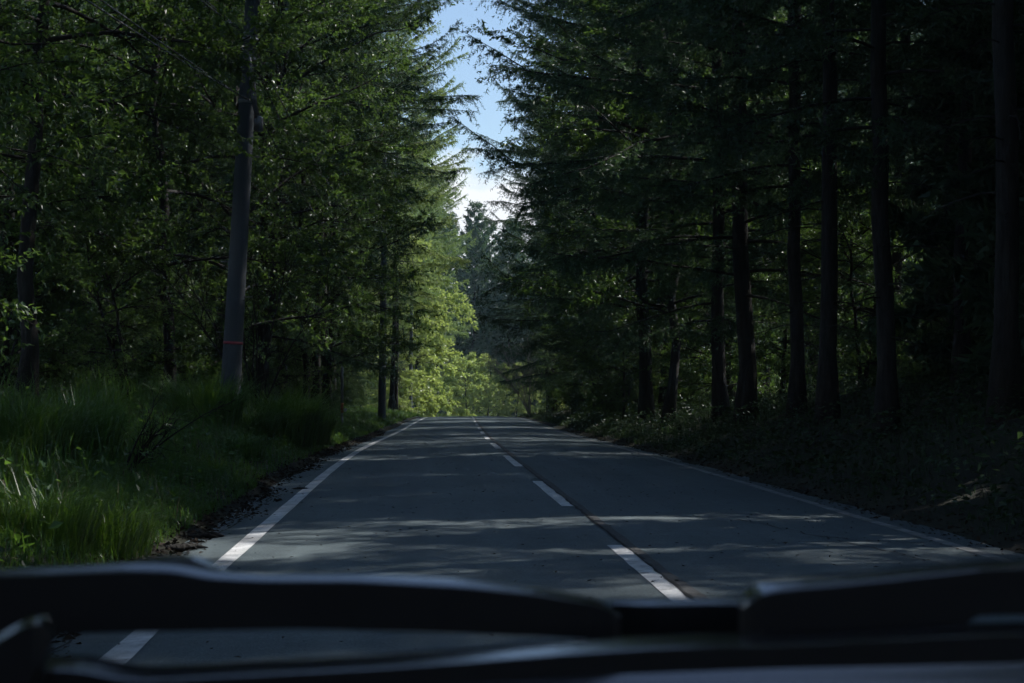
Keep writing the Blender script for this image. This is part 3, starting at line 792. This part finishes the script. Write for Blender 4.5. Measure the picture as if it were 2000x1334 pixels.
leaves(g, np.stack([x, y, z], -1), d, nn, Lf, Lf * .55)
n = 2200
y = 6 + 55 * rng.uniform(0, 1, n) ** 1.3; sx = rng.uniform(L_EDGE, R_EDGE, n); x = road_x(y) + sx
d = unit(np.stack([rng.normal(0, 1, n), rng.normal(0, 1, n), rng.normal(.05, .08, n)], -1)); nn = unit(np.array([0, 0, 1.0]) + rng.normal(0, .12, (n, 3)))
Lf = rng.uniform(.012, .05, n)
leaves(g, np.stack([x, y, road_h(sx, y) + .008], -1), d, nn, Lf, Lf * .4)
o = g.obj('leaf_litter', M['dry_leaf'], None, False); tag(o, 'dead brown leaves drifted along the road edges', 'leaf litter', None, 'stuff')

def debris(label, px, py, length, seed, thick=.022, curl=.12, heap=1):
    rng = np.random.default_rng(seed)
    dd = EYE * F_PX / (py - 757) * 1.03
    x = (px - 828) * dd / F_PX; z = float(road_h(x - road_x(dd), dd))
    g = Geo()
    for _ in range(heap):
        t = np.linspace(-.5, .5, 7); a = rng.normal(0, .45)
        P = np.stack([np.cos(a) * t * length * rng.uniform(.5, 1), np.sin(a) * t * length + rng.normal(0, .03), thick * .8 + curl * length * (.25 - t * t) * rng.uniform(.2, 1)], -1) + rng.normal(0, .006, (7, 3)) + np.array([rng.normal(0, .04 * (heap > 1)), rng.normal(0, .04 * (heap > 1)), 0])
        P[:, 2] = np.maximum(P[:, 2], thick * .55)
        g.tube(P, thick * (1 - (2 * np.abs(t)) ** 2.5 * .8), 6)
    o = g.obj('fallen_branch', M['bark'], None, True, (x, dd, z)); tag(o, label, 'branch')
debris('curled dark bark strip lying on the left edge line', 545, 976, .22, 3, .016, .2)
debris('clump of dark fallen twigs on the shoulder near the left edge line', 412, 1041, .30, 4, .022, .15, 6)
debris('thin pale stick bent on the shoulder at the grass edge', 442, 993, .34, 5, .008, .4)
debris('broken dark branch on the shoulder close to the car wiper', 365, 1062, .42, 6, .025, .1, 5)
debris('small dark twig on the shoulder far up the left line', 590, 952, .22, 7, .014, .1, 2)

# ------------------------------------------------------------------ utility poles, cables, marker post
def pole(label, base, top, r0, r1, arms, seed, tape=None, bands=()):
    b, tp = np.array(base), np.array(top)
    H = np.linalg.norm(tp - b)
    root = empty('utility_pole', base); tag(root, label, 'utility pole', 'concrete utility poles left of the road')
    ax = (tp - b) / H
    t = np.linspace(0, 1, 24)
    g = Geo(); g.tube(ax[None] * (H * t)[:, None], r0 + (r1 - r0) * t, 20)
    g.obj('shaft', M['concrete'], root)
    def ring(name, h, hh, extra, mat):
        q = Geo(); rr = r0 + (r1 - r0) * h / H + extra
        q.tube(ax[None] * np.array([h, h + .001, h + hh - .001, h + hh])[:, None], [rr - extra, rr, rr, rr - extra], 20); q.obj(name, mat, root)
    for k in range(8):
        ring('hoop_mark', .55 + k * .74, .012, .0025, M['concrete'])
    if tape: ring('red_tape', tape, .05, .006, M['red_tape'])
    for h in bands: ring('steel_band', h, .06, .010, M['steel'])
    for (h, x0, x1) in arms:
        q = Geo(); c = ax * h
        q.box((c[0] + (x0 + x1) / 2, c[1] - .20, h), (x1 - x0, .075, .09)); q.box((c[0], c[1] - .1, h), (.06, .16, .06)); a = q.obj('crossarm', M['steel'], root, False)
        for xi in np.arange(x0 + .1, x1, .45):
            q = Geo(); zz = np.array([0, .02, .05, .07, .11, .13, .17]); q.tube(np.stack([np.full(7, c[0] + xi), np.full(7, c[1] - .2), h + .045 + zz], -1), [.02, .05, .03, .05, .03, .045, .015], 10)
            q.obj('insulator', M['porcelain'], a)
    for k in range(6):                                  # climbing pegs
        h = 2.2 + k * .62
        s = 1 if k % 2 else -1
        q = Geo(); c = ax * h; rr = r0 + (r1 - r0) * h / H
        q.tube(np.stack([c + [s * rr * .8, -.02, 0], c + [s * (rr + .13), -.02, 0], c + [s * (rr + .13), -.02, .03]]), .009, 6); q.obj('climbing_peg', M['steel'], root)
    return root, ax
p1b = at(446, 822, 33.0); p1b = (p1b[0], p1b[1], float(ground_z(p1b[0], p1b[1])) - .3)
p1t_dir = np.array(at(491, -30, 33.0)) - np.array(at(447, 800, 33.0)); p1t_dir /= p1t_dir[2]
p1H = 12.4
pole1, ax1 = pole('nearest concrete utility pole with a red band, leaning in the roadside grass', p1b, tuple(np.array(p1b) + p1t_dir * p1H), .185, .10, [(9.6, -.9, .9), (11.6, -.9, .9)], 1, 2.0 - .02, (6.25, 7.0, 7.35))
# gear on the first pole: cable sleeve, service clamp box
q = Geo(); c = np.array(ax1) * 6.7
q.tube(np.stack([c + [.02, -.19, .45], c + [.07, -.22, .1], c + [.12, -.22, -.35], c + [.17, -.2, -.75]]), [.03, .05, .05, .035], 8); q.obj('cable_sleeve', M['cable'], pole1)
q = Geo(); q.tube(np.stack([c + [.20, -.16, -.98], c + [.20, -.16, -.95], c + [.20, -.16, -.72], c + [.20, -.16, -.69]]), [.03, .085, .085, .03], 10); q.obj('splice_case', M['cable'], pole1)
p2x = at(746, 800, 87.0)[0]; p2b = (p2x, 87.0, float(ground_z(p2x, 87.0)) - .3)
pole2, ax2 = pole('second concrete utility pole with crossarms, half hidden by conifer boughs', p2b, (p2b[0] + .12, 87.0, 12.2), .185, .10, [(11.9, -.4, 1.3), (10.6, -.9, 1.05), (9.35, -.2, 1.0)], 2, None, (7.5,))
p3x = at(801, 800, 152.0)[0]; p3b = (p3x, 152.0, float(ground_z(p3x, 152.0)) - .3)
pole3, ax3 = pole('farthest concrete utility pole, thin against the sunlit crest tree', p3b, (p3b[0] + .15, 152.0, 12.0), .18, .10, [(12.2, -.8, .9), (10.9, -.8, .9)], 3)

def cable(label, a, b, sag, r=.013):
    t = np.linspace(0, 1, 40)[:, None]
    P = np.array(a)[None] * (1 - t) + np.array(b)[None] * t; P[:, 2] -= 4 * sag * (t * (1 - t))[:, 0]
    g = Geo(); g.tube(P - P[0], r, 6); o = g.obj('overhead_cable', M['cable'], None, True, tuple(P[0])); tag(o, label, 'cable', 'cables strung between the poles')
P1 = np.array(p1b); P2 = np.array(p2b); P3 = np.array(p3b); P0 = np.array([-7.6, -14.0, 0.3])
def on(P, ax, h, dx=0): return P + np.array(ax) * h + np.array([dx, -.2, 0])
cable('topmost thin cable running from the near pole past the upper left corner', P0 + [0, 0, 7.6], on(P1, ax1, 7.38, .02), .5)
cable('second cable below it from the near pole towards the upper left corner', P0 + [.1, 0, 7.4], on(P1, ax1, 7.34, .05), .6)
cable('lower cable of the near pole reaching the upper left corner', P0 + [-.2, 0, 6.6], on(P1, ax1, 6.30, .0), .5)
cable('lowest cable of the near pole reaching the upper left corner', P0 + [-.3, 0, 6.5], on(P1, ax1, 6.28, .05), .65)
cable('upper sagging cable between the near pole and the second pole', on(P1, ax1, 7.3, .05), on(P2, ax2, 9.4, .5), 1.3, .016)
cable('middle sagging cable between the near pole and the second pole', on(P1, ax1, 7.0, .08), on(P2, ax2, 8.2, .15), 1.3, .018)
cable('lowest sagging cable between the near pole and the second pole', on(P1, ax1, 6.3, .1), on(P2, ax2, 7.6, .1), 1.2, .016)
cable('upper cable between the second pole and the farthest pole', on(P2, ax2, 10.7, .9), on(P3, ax3, 11.0, .7), .8, .018)
cable('lower cable between the second pole and the farthest pole', on(P2, ax2, 9.4, .9), on(P3, ax3, 9.6, .3), .9, .018)

mx, my, mz = on_ground(669, 60.0)
mk = empty('snow_marker_post', (mx, my, mz)); tag(mk, 'slim grey snow marker post with a dull red band on the left verge', 'marker post')
g = Geo(); g.tube([(0, 0, -.2), (0, 0, .62)], .045, 12); g.obj('lower_post', M['post_paint'], mk)
g = Geo(); g.tube([(0, 0, .62), (0, 0, .93)], .047, 12); g.obj('red_band', M['post_red'], mk)
g = Geo(); g.tube([(0, 0, .93), (0, 0, 2.05), (0, 0, 2.09)], [.045, .045, .02], 12); g.obj('upper_post', M['post_paint'], mk)
g = Geo(); g.tube([(.10, -.02, .70), (.10, -.05, .70)], .06, 14); g.box((.06, -.02, .70), (.08, .02, .03)); g.obj('reflector', M['porcelain'], mk)

# ------------------------------------------------------------------ the car: wipers, cowl and bonnet in front of the camera
car = empty('car', (0, 1.2, 0)); tag(car, 'dark car whose wipers and cowl cross the bottom of the view', 'car')
def bar(name, top, bot, d, depth, mat, parent, n=70, lip=.3):
    """A slender moulding running across the car: rounded cross-section between a top and a bottom edge."""
    top = np.array(top, float); bot = np.array(bot, float)
    px = np.linspace(max(top[0, 0], bot[0, 0]), min(top[-1, 0], bot[-1, 0]), n)
    a = np.interp(px, top[:, 0], top[:, 1]); b = np.interp(px, bot[:, 0], bot[:, 1])
    a = _smooth(a, 5)
    X = (px - 828) * d / F_PX; Zt = EYE - (a - 757) * d / F_PX; Zb = EYE - (b - 757) * d / F_PX
    h = Zt - Zb
    sec = [(-.5, .0), (-.5, .5), (-.5, .89), (-.46, .92), (-.10, .988), (.1, 1.0), (.35, .97), (.48, .85), (.5, .5), (.5, .0)]
    m = len(sec)
    G = np.zeros((n, m, 3))
    end = np.ones(n); e = 4
    end[:e] = np.sqrt(np.linspace(.05, 1, e)); end[-e:] = end[:e][::-1]
    for j, (yy, zz) in enumerate(sec):
        G[:, j, 0] = X; G[:, j, 1] = d + yy * depth * end; G[:, j, 2] = Zb + h * zz
    g = Geo()
    V = G.reshape(-1, 3); i = np.arange(n - 1)[:, None] * m + np.arange(m)[None]; jn = np.arange(n - 1)[:, None] * m + (np.arange(m)[None] + 1) % m
    A, B, C, D = i, jn, jn + m, i + m
    g.add(V, np.concatenate([np.stack([A, D, C], -1).reshape(-1, 3), np.stack([A, C, B], -1).reshape(-1, 3)]))
    for r in (0, n - 1):
        c = G[r].mean(0); g.add(np.concatenate([G[r], c[None]]), [(k, (k + 1) % m, m) for k in range(m)])
    o = g.obj(name, mat, parent, False)
    o.data.materials.append(M['gloss_black'])
    mi = np.zeros(len(o.data.polygons), np.int32); ns = (n - 1) * m
    seg = np.tile(np.arange(m), n - 1); top_face = ((seg >= 2) & (seg <= 5)).astype(np.int32)
    mi[:ns] = top_face; mi[ns:2 * ns] = top_face
    o.data.polygons.foreach_set('material_index', mi)
    if parent is car: o.location = (0, -1.2, 0)
    return o
w1 = bar('wiper', [(-260, 1112), (-100, 1108), (150, 1100), (270, 1094), (350, 1096), (420, 1112), (520, 1118), (700, 1119), (900, 1131), (1050, 1148), (1150, 1166), (1190, 1180), (1212, 1205)],
         [(-260, 1230), (0, 1228), (300, 1223), (600, 1219), (900, 1229), (1100, 1239), (1212, 1246)], 1.08, .026, M['rubber'], car)
w1a = bar('wiper_arm_clip', [(240, 1092), (330, 1080), (385, 1082), (450, 1112)], [(240, 1105), (450, 1125)], 1.10, .02, M['black_metal'], w1, 20)
w1b = bar('blade_strip', [(1196, 1174), (1400, 1170), (1700, 1172)], [(1196, 1243), (1400, 1250), (1700, 1250)], 1.14, .018, M['rubber'], w1, 20)
w2 = bar('wiper', [(1448, 1185), (1458, 1163), (1475, 1148), (1500, 1139), (1560, 1132), (1700, 1121), (1900, 1102), (2240, 1088)],
         [(1448, 1262), (1600, 1262), (1890, 1212), (1900, 1200), (2240, 1196)], 1.02, .032, M['rubber'], car)
w2b = bar('wiper_arm', [(40, 1283), (120, 1277), (190, 1280), (240, 1296), (290, 1303), (480, 1295), (700, 1286), (900, 1274), (1100, 1259), (1250, 1250), (1350, 1246), (1500, 1246), (1890, 1228), (2240, 1222)],
          [(40, 1375), (500, 1345), (800, 1326), (1100, 1306), (1500, 1294), (2240, 1282)], .98, .05, M['black_metal'], w2)
w3 = bar('washer_nozzle', [(-120, 1330), (-40, 1268), (20, 1226), (60, 1203), (90, 1195), (104, 1199), (112, 1222)], [(-120, 1420), (0, 1400), (70, 1345), (112, 1250)], .93, .03, M['rubber'], car, 30)
# cowl panel: ribbed plastic between screen and bonnet
g = Geo()
xs = np.linspace(-.72, .78, 60); ys_ = np.linspace(.86, 1.30, 120)
Xc, Yc = np.meshgrid(xs, ys_)
top = EYE - (1292 - 757) / F_PX * 1.06 - .020 * (Xc - .55) ** 2
Zc = top - .46 * np.clip(1.06 - Yc, 0, 1) - .035 * np.clip((Yc - 1.08) / .20, 0, 1) ** 2 + .00022 * np.sin(Yc * 420)
g.grid(Xc, Yc, Zc); o = g.obj('cowl_panel', M['cowl_plastic'], car); o.location = (0, -1.2, 0)
# bonnet and wings
g = Geo()
xs = np.linspace(-.86, .92, 50); ys_ = np.linspace(1.26, 2.45, 40)
Xc, Yc = np.meshgrid(xs, ys_)
s = (Xc - .03) / .86; tY = (Yc - 1.26) / 1.19
Zc = 1.005 - .15 * tY ** 1.4 - .05 * np.abs(s) ** 3 + .012 * np.exp(-((np.abs(s) - .62) / .1) ** 2)
Zc = Zc - np.where(np.abs(s) > .93, (np.abs(s) - .93) * 7.5, 0) - np.where(tY > .94, (tY - .94) * 7.0, 0)
g.grid(Xc, Yc, Zc); o = g.obj('bonnet', M['car_paint'], car); o.location = (0, -1.2, 0)

# ------------------------------------------------------------------ air
g = Geo(); g.box((0, 0, 19), (6400, 6400, 57))
haze = g.obj('haze', M['soil'], None, False); haze['kind'] = 'stuff'; haze['label'] = 'thin blue summer haze filling the road corridor'
hm, hn, hl, ho = new_mat('haze')
hv = hn.new('ShaderNodeVolumePrincipled'); hv.inputs['Color'].default_value = (0.62, 0.88, 0.95, 1)
hv.inputs['Density'].default_value = 0.0003; hv.inputs['Anisotropy'].default_value = 0.2
hl.new(hv.outputs['Volume'], ho.inputs['Volume'])
haze.data.materials.clear(); haze.data.materials.append(hm)
